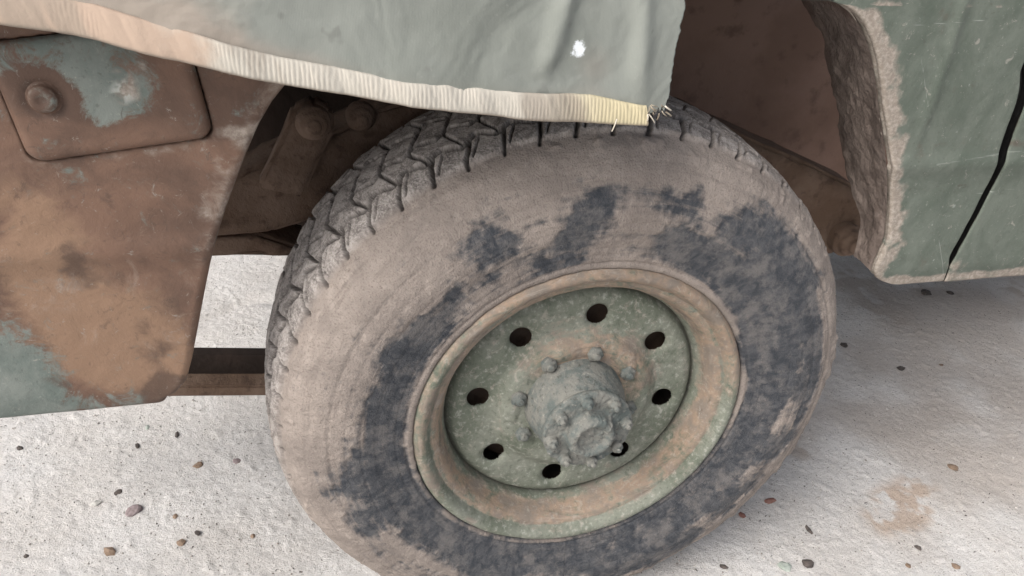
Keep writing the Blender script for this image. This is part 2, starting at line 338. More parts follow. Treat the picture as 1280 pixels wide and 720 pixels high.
# ---- wheel disc and rim, one mesh (axis along Y, outside is -Y)
def lathe_pts(prof, n, th0=0):
    prof = np.array(prof, float); th = np.arange(n)*2*pi/n+th0
    TH, K = np.meshgrid(th, np.arange(len(prof)), indexing='ij'); R = prof[K, 1]; y = prof[K, 0]
    return R, y, TH
def resample(pts, step):
    pts = np.array(pts, float); out = [pts[0]]
    for a, b in zip(pts[:-1], pts[1:]):
        n = max(1, int(round(np.hypot(*(b-a))/step)))
        for k in range(1, n+1): out.append(a+(b-a)*k/n)
    return np.array(out)
def smooth(pts, it=3):
    p = pts.copy()
    for _ in range(it): p[1:-1] = p[1:-1]*.5+(p[:-2]+p[2:])*.25
    return p
prof = [(.014, .2150), (.004, .2160), (-.003, .2130), (-.004, .2085), (.001, .2040), (.008, .2005), (.0085, .1975), (.009, .194), (.014, .189), (.024, .1845), (.033, .181), (.037, .1785), (.046, .1778), (.0535, .1755), (.0535, .171), (.049, .166), (.042, .161), (.039, .154), (.039, .12), (.0385, .112), (.034, .104), (.028, .097), (.0265, .09), (.0265, .05)]
prof = smooth(resample(prof, .0013), 6)
nT = 1000; R, y, TH = lathe_pts(prof, nT)
x = R*np.cos(TH); z = R*np.sin(TH); P3 = np.stack([x, y, z], -1)
HA = [radians(82.5-45*k) for k in range(8)]; HR, Hr = .131, .0178
# holes: pull vertices in the disc toward the hole rim, then drop the faces inside
onDisc = (R > .10) & (R < .158)
hd = np.full(R.shape, 9.)
for a in HA:
    hx, hz = HR*cos(a), HR*sin(a); dx, dz = x-hx, z-hz; d = np.sqrt(dx*dx+dz*dz)+1e-9; hd = np.minimum(hd, d)
    near = onDisc & (d < Hr+.0004) & (d > Hr-.0004)
    x = np.where(near, hx+dx/d*Hr, x); z = np.where(near, hz+dz/d*Hr, z)
y = y + np.where(onDisc, .0035*np.exp(-np.maximum(hd-Hr, 0)/.0022), 0)      # punched edge dips inward
P3 = np.stack([x, y, z], -1)
y = y - (fbm(P3, 60, 4, 2)-.5)*.0022 - np.maximum(fbm(P3, 34, 3, 6)-.56, 0)*.012*ss(R, .115, .095)
F = gridf(nT, len(prof), wrap=True)
zr0 = None
cen = (hd.ravel()[F]).mean(1); keep = ~((cen < Hr*.985) & (R.ravel()[F].mean(1) < .16) & (R.ravel()[F].mean(1) > .10)); Fd = F[~keep]; F = F[keep]; bv = np.intersect1d(Fd.ravel(), F.ravel()); xf, zf = x.ravel(), z.ravel()
for a in HA:
    hx, hz = HR*cos(a), HR*sin(a); dx, dz = xf[bv]-hx, zf[bv]-hz; d = np.hypot(dx, dz); q = d < Hr*1.4; xf[bv[q]] = hx+dx[q]/d[q]*Hr; zf[bv[q]] = hz+dz[q]/d[q]*Hr
x, z = xf.reshape(x.shape), zf.reshape(z.shape)
up = np.cos(TH-radians(75))                           # mud lies on the upper half of the disc
rust = ss(R, .172, .186)*.6-.12*ss(R, .184, .192) + .30*ss(R, .205, .19)*ss(R, .176, .186) + ss(R, .118, .09)*.35*(.6+.6*up) + ss(R, .15, .10)*ss(np.cos(TH-radians(70)), .1, .9)*.4
rust = rust - .42*ss(R, .196, .206)*ss(np.cos(TH-radians(-70)), -.2, .6) + .35*ss(R, .196, .206)*ss(np.cos(TH-radians(70)), .1, .7)
recess_shade = .75*ss(y, .043, .052)*ss(R, .16, .166)*ss(R, .184, .179) + np.exp(-((R-.2035)/.0014)**2)*.0  # shade of the trench round the disc, painted into the colour
# barrel behind the flange and the tube of the rim so it has depth
W = make('wheel', np.stack([x, y, z], -1), F, M['wheel'], T, attrs={'rust': rust, 'recess_shade': recess_shade}, uv=np.stack([TH*.2, R, 0*R], -1)); W.location = WC
sol = W.modifiers.new('solidify', 'SOLIDIFY'); sol.thickness = .0045; sol.offset = -1
n2 = 96; pr = resample([(.012, .2145), (.02, .203), (.045, .195), (.06, .182), (.15, .182), (.18, .195), (.21, .205), (.225, .215)], .01)
R2, y2, T2 = lathe_pts(pr, n2)
o = make('rim_barrel', np.stack([R2*np.cos(T2), y2, R2*np.sin(T2)], -1), gridf(n2, len(pr), wrap=True), M['steel'], W)
# ---- tyre
half = [(.010, .2130), (.001, .2160), (-.0035, .2215), (-.0055, .234), (-.009, .253), (-.014, .275), (-.016, .292), (-.0145, .308), (-.0115, .316), (-.0105, .323), (-.0065, .335), (.000, .348), (.008, .360), (.017, .367), (.027, .374), (.040, .379), (.060, .3825), (.09, .3855), (.115, .3865)]
cy = .115
full = half + [(2*cy-a, b) for a, b in half[::-1][1:]]
pf = smooth(resample(full, .0016), 6)
# coarser on the far side
hn = np.searchsorted(np.arange(len(pf)), len(pf)//2); 
sel = np.concatenate([np.arange(0, int(len(pf)*.62)), np.arange(int(len(pf)*.62), len(pf), 4), [len(pf)-1]]); pf = pf[np.unique(sel)]
nT = 1900; R, y, TH = lathe_pts(pf, nT, -pi/2)
tan = np.gradient(pf, axis=0); nr = np.stack([-tan[:, 1], tan[:, 0]], -1); nr /= np.linalg.norm(nr, axis=1)[:, None]  # (ny, nr) outward
if nr[len(pf)//3, 1] < 0: nr = -nr
ny = np.broadcast_to(nr[None, :, 0], R.shape); nR = np.broadcast_to(nr[None, :, 1], R.shape)
arc = np.concatenate([[0], np.cumsum(np.hypot(*(np.diff(pf, axis=0).T)))]); A = np.broadcast_to(arc[None], R.shape)
iC = int(np.argmin(abs(pf[:, 0]-cy))); s = A-arc[iC]         # signed distance from the tread centre (outer side negative)
P3 = np.stack([R*np.cos(TH), y, R*np.sin(TH)], -1)
C_ = TH*.385
# warp so the grooves look torn
wob = (fbm(P3, 45, 3, 21)-.5)
sw = s + wob*.006; cw = C_ + (fbm(P3, 40, 3, 31)-.5)*.008
pitch = 2*pi*.385/58
def tri(v): v = v-np.floor(v); return np.abs(v-.5)*4-1
zig = tri(cw/pitch)*.0065
def gro(d, wd): return ss(np.abs(d), wd, wd*.1)
depth = 0
for s0, wd, ph in ((-.058, .0058, 0), (-.022, .004, .5), (.022, .004, 0), (.058, .0042, .5)):
    depth = np.maximum(depth, gro(sw-s0-tri(cw/pitch+ph)*.0065, wd))
def lat(ph, lo, hi, wd, slant=.25):
    v = (cw+slant*sw)/pitch+ph; d = np.abs(v-np.round(v))*pitch
    return .8*ss(d, wd, wd*.15)*ss(sw, lo-.002, lo+.002)*ss(sw, hi+.002, hi-.002)
depth = np.maximum(depth, lat(.25, -.096, -.058, .0034, .35)); depth = np.maximum(depth, lat(.0, -.058, -.022, .0032, -.4))
depth = np.maximum(depth, lat(.5, -.022, .022, .0028, .5)); depth = np.maximum(depth, lat(0, .022, .098, .0034, -.35))
depth = np.maximum(depth, .8*lat(.75, -.086, -.06, .0016, .5))
tread = ss(s, -.104, -.094)
wear = ss(np.cos(TH-radians(125)), -.35, .3)               # grooves open at upper left, packed with mud elsewhere
mudfill = .3+.7*wear
lugmask = ss(s, -.098+0*s, -.085)*(.35+.65*ss(np.cos(TH-radians(120)), .1, .7)) 
disp = -depth*.0115*mudfill*tread+.0035*ss(s+(fbm(P3, 60, 3, 22)-.5)*.012, -.0935, -.089)*ss(np.cos(TH-radians(130)), .1, .6)
# sidewall mud mask from patches seen on the tyre
mk = np.ones_like(R)
X_ = R*np.cos(TH); Z_ = R*np.sin(TH)
PT = [(605, 312, 34, 1.1), (640, 300, 16, .7), (745, 262, 38, 1.15), (712, 292, 20, .9), (835, 252, 28, .65), (875, 250, 18, .8), (840, 298, 30, .7), (925, 285, 34, 1.1), (965, 320, 36, 1.1), (990, 365, 32, 1.2),
      (880, 320, 34, .75), (925, 350, 36, .7), (955, 400, 40, .75), (975, 440, 34, 1.1), (990, 480, 24, 1.2), (1000, 420, 30, 1.2), (935, 450, 38, .8), (950, 510, 36, .9), (905, 560, 44, 1.0), (960, 560, 26, 1.0), (860, 620, 46, 1.1), (905, 620, 26, 1.0), (800, 660, 46, 1.1), (730, 690, 46, 1.0),
      (650, 690, 46, .9), (590, 665, 46, .9), (540, 640, 40, .8), (500, 600, 42, .85), (480, 550, 40, .9), (485, 500, 34, .8), (500, 450, 30, .75), (530, 405, 28, .7), (570, 365, 26, .55), (470, 640, 30, .9), (435, 610, 30, .9), (450, 580, 24, .8), (460, 655, 22, .8), (850, 680, 34, .9), (600, 710, 34, .8), (780, 705, 40, 1.)]
for px, py, r_, a_ in PT:
    p = at(px, py, Y=-.012); rr_ = r_*(p-CAM).length/FOC; d2 = (X_-p.x)**2+(Z_-(p.z-.375))**2
    mk = mk - a_*np.exp(-d2/(rr_**2)*1.1)
low = ss(np.cos(TH-radians(-50)), -.55, .35)
mk = mk - (.52+.26*low)*ss(R, .224, .236)*ss(R, .290, .258) - .38*low*ss(R, .285, .30)*ss(R, .338, .322) + .30*np.exp(-((R-.297)/.007)**2)*low + .3*np.exp(-((R-.223)/.004)**2)
mk = mk - .7*np.exp(-((R-.324)/.011)**2)*ss(np.cos(TH-radians(22)), .78, .93)
mk = np.where(s < 0, mk, 1)
nz = fbm(P3, 26, 4, 41); nz2 = fbm(P3, 110, 3, 51)
mk = np.clip(mk, -.15, 1.05) + (nz-.5)*1.15 + (nz2-.5)*.8 + (fbm(P3, 9, 3, 43)-.5)*.45
mk = mk + .22*ss(R, .345, .362)
mud = ss(mk, .22, .62)
crust = (fbm(P3, 30, 4, 61)-.5)*.0028 + (nz2-.5)*.0022
disp = disp + mud*(.0014+crust) + (1-tread)*0
disp = disp + np.maximum(fbm(P3, 55, 3, 71)-.56, 0)*.016*ss(R, .345, .365)*(1-depth)*(1-.7*tread)
disp = disp - .0018*np.exp(-((R-.2285)/.0016)**2)*(s < 0) - .0009*np.exp(-((R-.3195)/.0022)**2)*(s < 0) - .003*np.exp(-((R-.3465)/.0022)**2)*(s < 0)*ss(np.cos(TH+radians(20)), -.3, .6)
for rr0 in (.2405, .249, .262, .2655, .283, .301): disp = disp-.0007*np.exp(-((R-rr0)/.0009)**2)*(s < 0)
disp = disp-.005*np.exp(-((R-.2160)/.0022)**2)*(s < 0)
R = R+nR*disp; y = y+ny*disp
bulge = .010*np.exp(-((TH+pi/2)/.35)**2)
zb = R*np.sin(TH); zb = np.maximum(zb, -.375+.002*np.cos(TH*9))          # flat where it carries the truck
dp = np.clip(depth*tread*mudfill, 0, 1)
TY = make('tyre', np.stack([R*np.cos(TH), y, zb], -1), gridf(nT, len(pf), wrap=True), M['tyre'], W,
     attrs={'mud': mk, 'lug': np.clip(lugmask, 0, 1), 'recess_shade': np.clip(dp*.95+.8*np.exp(-((R-.2170)/.0022)**2)*(s < 0), 0, 1)}, uv=np.stack([C_, A, 0*A], -1))  # tread grooves and bead crease get their shade painted in
# ---- hub
hp = resample([(.036, .0575), (.030, .0570), (.022, .0560), (.015, .0555), (-.004, .0535), (-.010, .0525), (-.013, .050), (-.0135, .055), (-.0185, .0555), (-.0205, .053), (-.0215, .036), (-.022, .030), (-.030, .0285), (-.034, .026), (-.035, .020), (-.030, .016), (-.029, .0005)], .0018)
hp = smooth(hp, 2); R, y, TH = lathe_pts(hp, 200); P3 = np.stack([R*np.cos(TH), y, R*np.sin(TH)], -1)
d = (fbm(P3, 70, 4, 3)-.5)*.0012+(fbm(P3, 90, 4, 3)-.5)*.0012*ss(-y, .004, .016) + np.maximum(fbm(P3, 170, 3, 8)-.56, 0)*.007*ss(-y, .0, .014)
R = (R+d*.6*ss(R, 0, .02))*(1.17-.12*ss(-y, -.02, .018)); y = (y-d-.036)*1.32+.036
HB = make('hub', np.stack([R*np.cos(TH), y, R*np.sin(TH)], -1), gridf(200, len(hp), wrap=True), M['hub'], W); HB.location = (-.006, 0, .009)
def nut(r1, h, sides, stud, seed):
    bm = bmesh.new()
    def ring(r, yv, n, ph=0): return [bm.verts.new((r*cos(2*pi*k/n+ph), yv, r*sin(2*pi*k/n+ph))) for k in range(n)]
    rings = [ring(r1*1.25, .004, sides*2), ring(r1*1.22, 0, sides*2)]
    def rr(k, rad): return rad*(1 if k % 2 == 0 else .9)
    def ring2(rad, yv): return [bm.verts.new((rr(k, rad)*cos(pi*k/sides), yv, rr(k, rad)*sin(pi*k/sides))) for k in range(2*sides)]
    rings += [ring2(r1, -.0008), ring2(r1, -h*.8), ring2(r1*.82, -h), ring(stud, -h*1.0, sides*2), ring(stud*.95, -h*1.45, sides*2), ring(stud*.5, -h*1.5, sides*2)]
    for a, b in zip(rings[:-1], rings[1:]):
        n = len(a)
        for k in range(n): bm.faces.new((a[k], a[(k+1) % n], b[(k+1) % n], b[k]))
    bm.faces.new(rings[-1]); 
    bmesh.ops.subdivide_edges(bm, edges=[e for e in bm.edges if e.calc_length() > r1*.35], cuts=1)
    return bm
for k in range(8):
    a = radians(122-45*k)
    o = frombm('wheel_nut', nut(.0112, .011, 6, .0055, k), M['hub'], W, rough=.0012, rs=140)
    o.location = (.079*cos(a)-.004, .0262, .079*sin(a)+.005); o.rotation_euler = (0, random.uniform(0, 1), 0)
for k in range(8):
    a = radians(100-45*k)
    o = frombm('hub_bolt', nut(.0080, .0095, 6, .0034, k), M['hub'], W, rough=.0008, rs=200)
    o.location = (.0482*cos(a)-.006, -.0385, .0482*sin(a)+.009); o.rotation_euler = (0, random.uniform(0, 1), 0)
# brake drum and axle behind the disc
def lathe_obj(name, pr, n, mat, parent, loc=(0, 0, 0)):
    pr = resample(pr, .02); R2, y2, T2 = lathe_pts(pr, n)
    o = make(name, np.stack([R2*np.cos(T2), y2, R2*np.sin(T2)], -1), gridf(n, len(pr), wrap=True), mat, parent); o.location = loc; return o
lathe_obj('brake_drum', [(.075, .001), (.075, .145), (.085, .155), (.16, .158), (.165, .17), (.175, .17), (.176, .001)], 64, M['under'], T, WC)
lathe_obj('axle', [(.17, .001), (.17, .05), (.24, .045), (.75, .045), (.80, .13), (.95, .13), (1.0, .045), (1.55, .045), (1.55, .001)], 32, M['rail'], T, WC)

# ------------------------------------------------------------------ body panels
def px2(pts, Y=0): return [at(a, b, Y=Y) for a, b in pts]
arch_l = px2([(372, 60), (360, 105), (340, 130), (325, 155), (314, 178), (303, 205), (293, 232), (282, 262), (271, 298), (262, 335), (254, 375), (246, 418), (239, 455), (232, 482), (220, 497), (205, 504)])
zl = np.array([p.z for p in arch_l])[::-1]; xl = np.array([p.x for p in arch_l])[::-1]
zbot = zl[0]-.008
def door_sdf(x, z, grow=0):
    cx, cz, hx, hz, r, a = -.4865, .8035, .0735, .0475, .010, radians(7.5)
    dx, dz = x-cx, z-cz; u_ = dx*cos(a)+dz*sin(a); v_ = -dx*sin(a)+dz*cos(a)
    qx = np.abs(u_)-hx-grow+r; qz = np.abs(v_)-hz-grow+r
    return np.sqrt(np.maximum(qx, 0)**2+np.maximum(qz, 0)**2)+np.minimum(np.maximum(qx, qz), 0)-r
def relief_l(x, z):
    y = .0*x
    y = y + .003*ss(z, .66, .62) - .003*np.exp(-((z-.647)/.014)**2)          # long soft crease
    y = y - .0035*ss(z, .762, .757)*ss(x, -.43, -.39)                             # shelf right of the fuel door
    y = y + .003*ss(z, .50, .455)**2
    return y
def panel(name, *a_, lipdark=.5, **k_):
    return panel_(name, *a_, lipdark=lipdark, **k_)
def panel_(name, xa, xb, zs, mat, relief, parent, edge_l=0, edge_r=0, nx=200, lip=.03, rad=.009, cols=None, carve=None, bottom=True, ragged=.0015, lipdark=.5):
    """sheet between xa(z) and xb(z); its left/right/bottom edges roll inward"""
    zs = np.asarray(zs); XA = xa(zs); XB = xb(zs)
    t = np.linspace(0, 1, nx)
    X = XA[:, None]+(XB-XA)[:, None]*t[None]; Zm = np.broadcast_to(zs[:, None], X.shape).copy()
    P3 = np.stack([X, 0*X, Zm], -1)
    y = relief(X, Zm)
    if edge_r:
        d = XB[:, None]-X; rd = rad if edge_r is True or edge_r == 1 else edge_r; y = y+rd*(1-np.sqrt(np.clip(1-np.clip(1-d/rd, 0, 1)**2, 0, 1)))
    if edge_l:
        d = X-XA[:, None]; y = y+rad*(1-np.sqrt(np.clip(1-np.clip(1-d/rad, 0, 1)**2, 0, 1)))
    if bottom:
        d = Zm-zs[0]; y = y+rad*(1-np.sqrt(np.clip(1-np.clip(1-d/rad, 0, 1)**2, 0, 1)))
    y = y - (fbm(P3, 10, 4, 77)-.5)*.004 - (fbm(P3, 60, 3, 78)-.5)*.0012
    if carve is not None: y = y+carve(X, Zm)
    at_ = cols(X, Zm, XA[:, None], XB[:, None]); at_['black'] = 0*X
    rows = [X, y, Zm]
    # lips
    def addcol(Xc, yc, Zc, side):
        nonlocal X, y, Zm, at_
        f = (lambda a, b: np.concatenate([a, b], 1)) if side > 0 else (lambda a, b: np.concatenate([b, a], 1))
        X = f(X, Xc); y = f(y, yc); Zm = f(Zm, Zc)
        e = -1 if side > 0 else 0
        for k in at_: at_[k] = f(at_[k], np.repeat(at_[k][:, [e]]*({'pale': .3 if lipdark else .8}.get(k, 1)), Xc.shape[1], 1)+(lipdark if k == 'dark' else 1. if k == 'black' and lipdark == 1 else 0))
    ks = np.linspace(.15, 1, 7)
    jit = (fbm(np.stack([XB*0, zs*0, zs], -1), 70, 3, 5)-.5)*ragged*2
    if edge_r: addcol(np.repeat(XB[:, None], 7, 1)-.004*ks[None]+jit[:, None], y[:, [-1]]+lip*ks[None], np.repeat(zs[:, None], 7, 1), 1)
    if edge_l: addcol(np.repeat(XA[:, None], 7, 1)+.004*ks[None]+jit[:, None], y[:, [0]]+(lip*ks[::-1])[None], np.repeat(zs[:, None], 7, 1), -1)
    if bottom:
        kb = np.linspace(1, .15, 7)
        Xb = np.repeat(X[[0]], 7, 0); yb = y[[0]]+(lip*kb)[:, None]; Zb = np.repeat(Zm[[0]], 7, 0)+.004*kb[:, None]
        X = np.concatenate([Xb, X]); y = np.concatenate([yb, y]); Zm = np.concatenate([Zb, Zm])
        for k in at_: at_[k] = np.concatenate([np.repeat(at_[k][[0]], 7, 0), at_[k]])
    o = make(name, np.stack([X, y, Zm], -1), gridf(*X.shape, flip=True), mat, parent, attrs=at_)
    return o
def wblob(x, z, px, py, r, Y=0): p = at(px, py, Y=Y); q = r*(p-CAM).length/FOC; return np.exp(-((x-p.x)**2+(z-p.z)**2)/q**2)
def cols_l(x, z, XA, XB):
    g = sum(a*wblob(x, z, px, py, r) for px, py, r, a in [(10, 465, 42, .9), (60, 512, 26, .7), (10, 510, 42, .9), (120, 512, 22, .6), (170, 508, 14, .4), (0, 430, 30, .5)])
    org = sum(a*wblob(x, z, px, py, r) for px, py, r, a in [(170, 410, 70, .75), (90, 420, 60, .5), (210, 470, 40, .8), (60, 300, 60, .55), (20, 230, 50, .4), (130, 460, 40, .6), (40, 350, 50, .6), (140, 210, 40, .2)])
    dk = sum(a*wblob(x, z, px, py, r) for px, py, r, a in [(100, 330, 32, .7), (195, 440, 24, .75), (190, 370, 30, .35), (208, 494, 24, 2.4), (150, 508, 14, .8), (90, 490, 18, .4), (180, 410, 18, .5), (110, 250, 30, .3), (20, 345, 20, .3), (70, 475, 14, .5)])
    q = np.stack([x, 0*x, z], -1)
    dk = dk + .45*ss(fbm(q, 26, 4, 91), .56, .72)
    d = XB-x
    pale = .30*ss(d, .045, .004)*ss(z, .60, .70)+.2*ss(d, .04, .01) + .4*np.exp(-((z-.7655)/.006)**2)*ss(x, -.43, -.40) + .3*np.exp(-(door_sdf(x, z)-.011)**2/.005**2)*ss(z, .775, .75)  # pale arch edge paints in the sheen of the lit bevel
    pale = pale + .35*wblob(x, z, 60, 370, 60)
    return {'green': g, 'orange': org, 'dark': dk, 'pale': pale, 'white': 0*x}
zs = np.arange(zbot, 1.03, .0018)
xb_l = lambda zz: np.interp(zz, zl, xl)
panel('rear_panel', lambda zz: 0*zz-.94, xb_l, zs, M['brown'], relief_l, T, edge_r=1, nx=300, cols=cols_l,
      carve=lambda x, z: .016*ss(door_sdf(x, z, .0045), .0012, -.0008))
# fuel door plate
nx, nz_ = 84, 60; U, Vv = np.meshgrid(np.linspace(-1, 1, nx), np.linspace(-1, 1, nz_), indexing='ij')
hx, hz, rc, a = .0735, .0475, .010, radians(7.5)
# round the corners of the grid
k_ = lambda e: np.sign(e)*np.minimum(np.abs(e), 1)
u_ = U*hx; v_ = Vv*hz
qx = np.maximum(np.abs(u_)-(hx-rc), 0); qz = np.maximum(np.abs(v_)-(hz-rc), 0); ql = np.sqrt(qx**2+qz**2)+1e-9; mx = np.maximum(qx, qz)
u_ = np.where((qx > 0) & (qz > 0), np.sign(u_)*(hx-rc+qx/ql*mx), u_); v_ = np.where((qx > 0) & (qz > 0), np.sign(v_)*(hz-rc+qz/ql*mx), v_)
x = -.4865+u_*cos(a)-v_*sin(a); z = .8035+u_*sin(a)+v_*cos(a); e = -door_sdf(x, z)
P3 = np.stack([x, 0*x, z], -1)
yy = -.0015+.0035*(1-np.sqrt(np.clip(1-np.clip(1-e/.004, 0, 1)**2, 0, 1))) - (fbm(P3, 16, 4, 7)-.5)*.003 - (fbm(P3, 90, 3, 7)-.5)*.0012*ss(x, -.47, -.43)
g = .75*wblob(x, z, 100, 65, 60)+.4*wblob(x, z, 30, 70, 40)+.6*wblob(x, z, 150, 105, 35)+.35*wblob(x, z, 130, 130, 25)
kn = at(57, 120, Y=0)
rimd = np.sqrt((x-kn.x)**2+(z-kn.z)**2)
yy = yy+.004*np.exp(-((rimd-.0)/.017)**4)
attr_d = {'green': g-.9*np.exp(-((rimd-.021)/.009)**2), 'orange': .3*wblob(x, z, 150, 165, 50)+.35*wblob(x, z, 220, 130, 30), 'dark': .8*np.exp(-((rimd-.018)/.004)**2)+.4*wblob(x, z, 180, 160, 20), 'pale': .85*wblob(x, z, 160, 112, 16)+.6*wblob(x, z, 178, 80, 10)+.25*ss(e, .004, 0), 'white': .95*wblob(x, z, 155, 112, 16)*ss(fbm(P3, 120, 3, 2), .4, .6)}
FD = make('fuel_door', np.stack([x, yy, z], -1), gridf(nx, nz_, flip=False), M['brown'], T, attrs=attr_d)
sm = FD.modifiers.new('solidify', 'SOLIDIFY'); sm.thickness = .006; sm.offset = -1
kb = resample([(.004, .0158), (-.003, .0158), (-.0055, .0145), (-.006, .0125), (-.0075, .0120), (-.0115, .0110), (-.0135, .0085), (-.0137, .0045), (-.0125, .0035), (-.0125, .0002)], .0012)
kb = smooth(kb, 2); R, y, TH = lathe_pts(kb, 60); n = R.size
make('latch_knob', np.stack([kn.x+R*np.cos(TH), y, kn.z+R*np.sin(TH)], -1), gridf(60, len(kb), wrap=True), M['brown'], FD,
     attrs={'green': .35*ss(-y, .008, .0125), 'orange': 0*R+.2, 'dark': .5*ss(R, .005, .003)+.3*ss(R, .0165, .0155), 'pale': .5*ss(R, .008, .011)*ss(R, .0125, .011), 'white': 0*R})

# right side: fender and door
arch_r = px2([(1010, 1), (1042, 3), (1058, 8), (1072, 18), (1083, 33), (1092, 53), (1099, 80), (1103, 108), (1106, 137), (1111, 165), (1116, 211), (1117, 240), (1116, 268), (1113, 300), (1105, 320), (1097, 334), (1096, 343), (1099, 350), (1106, 355), (1118, 359), (1134, 360)])
zr = np.array([p.z for p in arch_r])[::-1]; xr = np.array([p.x for p in arch_r])[::-1]
order = np.argsort(zr); zr = zr[order]; xr = xr[order]
gap = px2([(1283, 90), (1281, 120), (1262, 170), (1250, 205), (1247, 222), (1222, 270), (1191, 325), (1186, 350)]); zg0 = np.array([p.z for p in gap])[::-1]; xg0 = np.array([p.x for p in gap])[::-1]; zg = np.linspace(zg0[0], zg0[-1], 80); xg = np.interp(zg, zg0, xg0); xg = smooth(np.stack([xg, zg], -1), 14)[:, 0]
zb2 = zr[0]; ztop = at(1042, 3, Y=0).z
def gapx(z): return np.interp(z, zg, xg)
def gw(z): return .0012+.0040*ss(z, .555, .575)+.0015*ss(z, .68, .74)
def relief_r(x, z):
    return .003*ss(z, .70, .66) - .003*np.exp(-((z-.705)/.012)**2) + .003*ss(z, .57, .535)**2 - .003*np.exp(-((x-.372)/.008)**2)*ss(z, .70, .80)
def cols_r(x, z, XA, XB):
    q = np.stack([x, 0*x, z], -1); n = fbm(q, 45, 4, 19)
    d = x-np.interp(z, zr, xr)
    d = np.where(z > ztop-.002, z-ztop+.03, d)
    pale = 1.0*ss(d+(n-.5)*.05, .030, .004) + .8*ss(z+(n-.5)*.012, .552, .543) + .5*wblob(x, z, 1195, 335, 12)
    st = 0*x
    for (a, b, c_, d_, wd) in [(1140, 32, 1248, 24, .0009), (1215, 245, 1280, 236, .0011), (1170, 205, 1278, 188, .002), (1150, 60, 1160, 140, .0007), (1175, 300, 1182, 345, .0008), (1150, 5, 1150, 28, .001)]:
        p, q_ = at(a, b, Y=0), at(c_, d_, Y=0); L = hypot(q_.x-p.x, q_.z-p.z); ux, uz = (q_.x-p.x)/L, (q_.z-p.z)/L
        tt = np.clip((x-p.x)*ux+(z-p.z)*uz, 0, L); st = st+.62*np.exp(-((x-p.x-tt*ux)**2+(z-p.z-tt*uz)**2)/wd**2)
    st = st+ .8*ss(fbm(q, 130, 3, 23), .77, .82)*.7
    st = st*(.5+.8*n)
    return {'green': 0*x+1.2, 'orange': 0*x+.6*wblob(x, z, 1195, 335, 10), 'dark': .35*wblob(x, z, 1175, 15, 8)+.3*ss(n, .6, .75)+.35*np.exp(-((z-.728)/.01)**2), 'pale': pale, 'white': st}
zs = np.concatenate([np.arange(zb2, ztop-.0005, .0018), np.arange(ztop, 1.03, .0025)])
panel('front_fender', lambda zz: np.where(zz < ztop-.0003, np.interp(zz, zr, xr), .212), lambda zz: gapx(zz)-gw(zz), zs, M['green'], relief_r, T, edge_l=1, edge_r=.0015, nx=150, rad=.005, lip=.009, lipdark=0, cols=cols_r, ragged=.004)
panel('upper_body_side', lambda zz: 0*zz-.3235, lambda zz: 0*zz+.2105, np.arange(ztop+.001, 1.03, .0025), M['green'], relief_r, T, nx=420, rad=.003, cols=cols_r)
panel('cab_door', lambda zz: gapx(zz)+gw(zz), lambda zz: 0*zz+1.7, np.arange(zb2, 1.25, .0025), M['green'], relief_r, T, edge_l=1, nx=500, rad=.0015, lipdark=1, cols=cols_r)  # door lip coloured black like its seal, so the gap stays dark

# wheel arch liner: arch edge swept inward, caked with mud near the outside
ctrl = [(-.36, .80), (-.33, .845), (-.27, .873), (-.15, .888), (0, .892)] + [(float(a), float(b)) for a, b in list(zip(xr, zr))[::-1] if a > .05 and b > .556]
cv = smooth(resample(ctrl, .004), 8); tn = np.gradient(cv, axis=0); tn /= np.linalg.norm(tn, axis=1)[:, None]
dep = np.interp(cv[:, 1], [.55, .60, .66, .82, .86], [.04, .05, .105, .115, .15]); dep = np.where(cv[:, 0] < .24, .50, dep); dep = np.convolve(np.pad(dep, 4, mode='edge'), np.ones(9)/9, 'valid')
CX, YY = np.meshgrid(cv[:, 0], np.linspace(0, 1, 110)**1.15, indexing='ij'); CZ0 = np.broadcast_to(cv[:, 1][:, None], CX.shape)
YY = .010+(CX > .22)*(.001*ss(CZ0, .7, .66))+YY*(dep[:, None]+(fbm(np.stack([CX, 0*CX, np.broadcast_to(cv[:, 1][:, None], CX.shape)], -1), 30, 3, 36)-.5)*.02); CZ = np.broadcast_to(cv[:, 1][:, None], CX.shape)
P3 = np.stack([CX, YY, CZ], -1)
tn = np.gradient(cv, axis=0); tn /= np.linalg.norm(tn, axis=1)[:, None]; nrm = np.stack([tn[:, 1], -tn[:, 0]], -1)   # toward the wheel
if nrm[len(cv)-40, 0] > 0: nrm = -nrm
cake = (fbm(P3*[1, .8, 1], 17, 5, 33)-.42)*.016*ss(YY, .008, .03)*ss(YY, .40, .10)+(fbm(P3, 75, 4, 34)-.45)*.008*ss(YY, .01, .02)
side = ss(np.abs(nrm[:, [0]]), .45, .8); cake = cake*side+.002*side
out = (YY*.10)
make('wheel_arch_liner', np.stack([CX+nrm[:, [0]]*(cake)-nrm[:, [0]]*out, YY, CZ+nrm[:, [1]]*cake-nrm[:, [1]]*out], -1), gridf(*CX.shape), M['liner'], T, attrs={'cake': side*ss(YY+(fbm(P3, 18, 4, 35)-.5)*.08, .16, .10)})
def boxo(name, x0, x1, y0, y1, z0, z1, mat, bev=.006, parent=T, rough=0):
    bm = bmesh.new(); bmesh.ops.create_cube(bm, size=1)
    for v in bm.verts: v.co = ((v.co.x+.5)*(x1-x0)+x0, (v.co.y+.5)*(y1-y0)+y0, (v.co.z+.5)*(z1-z0)+z0)
    bmesh.ops.bevel(bm, geom=bm.edges[:], offset=bev, segments=2, affect='EDGES'); return frombm(name, bm, mat, parent, smooth=False)
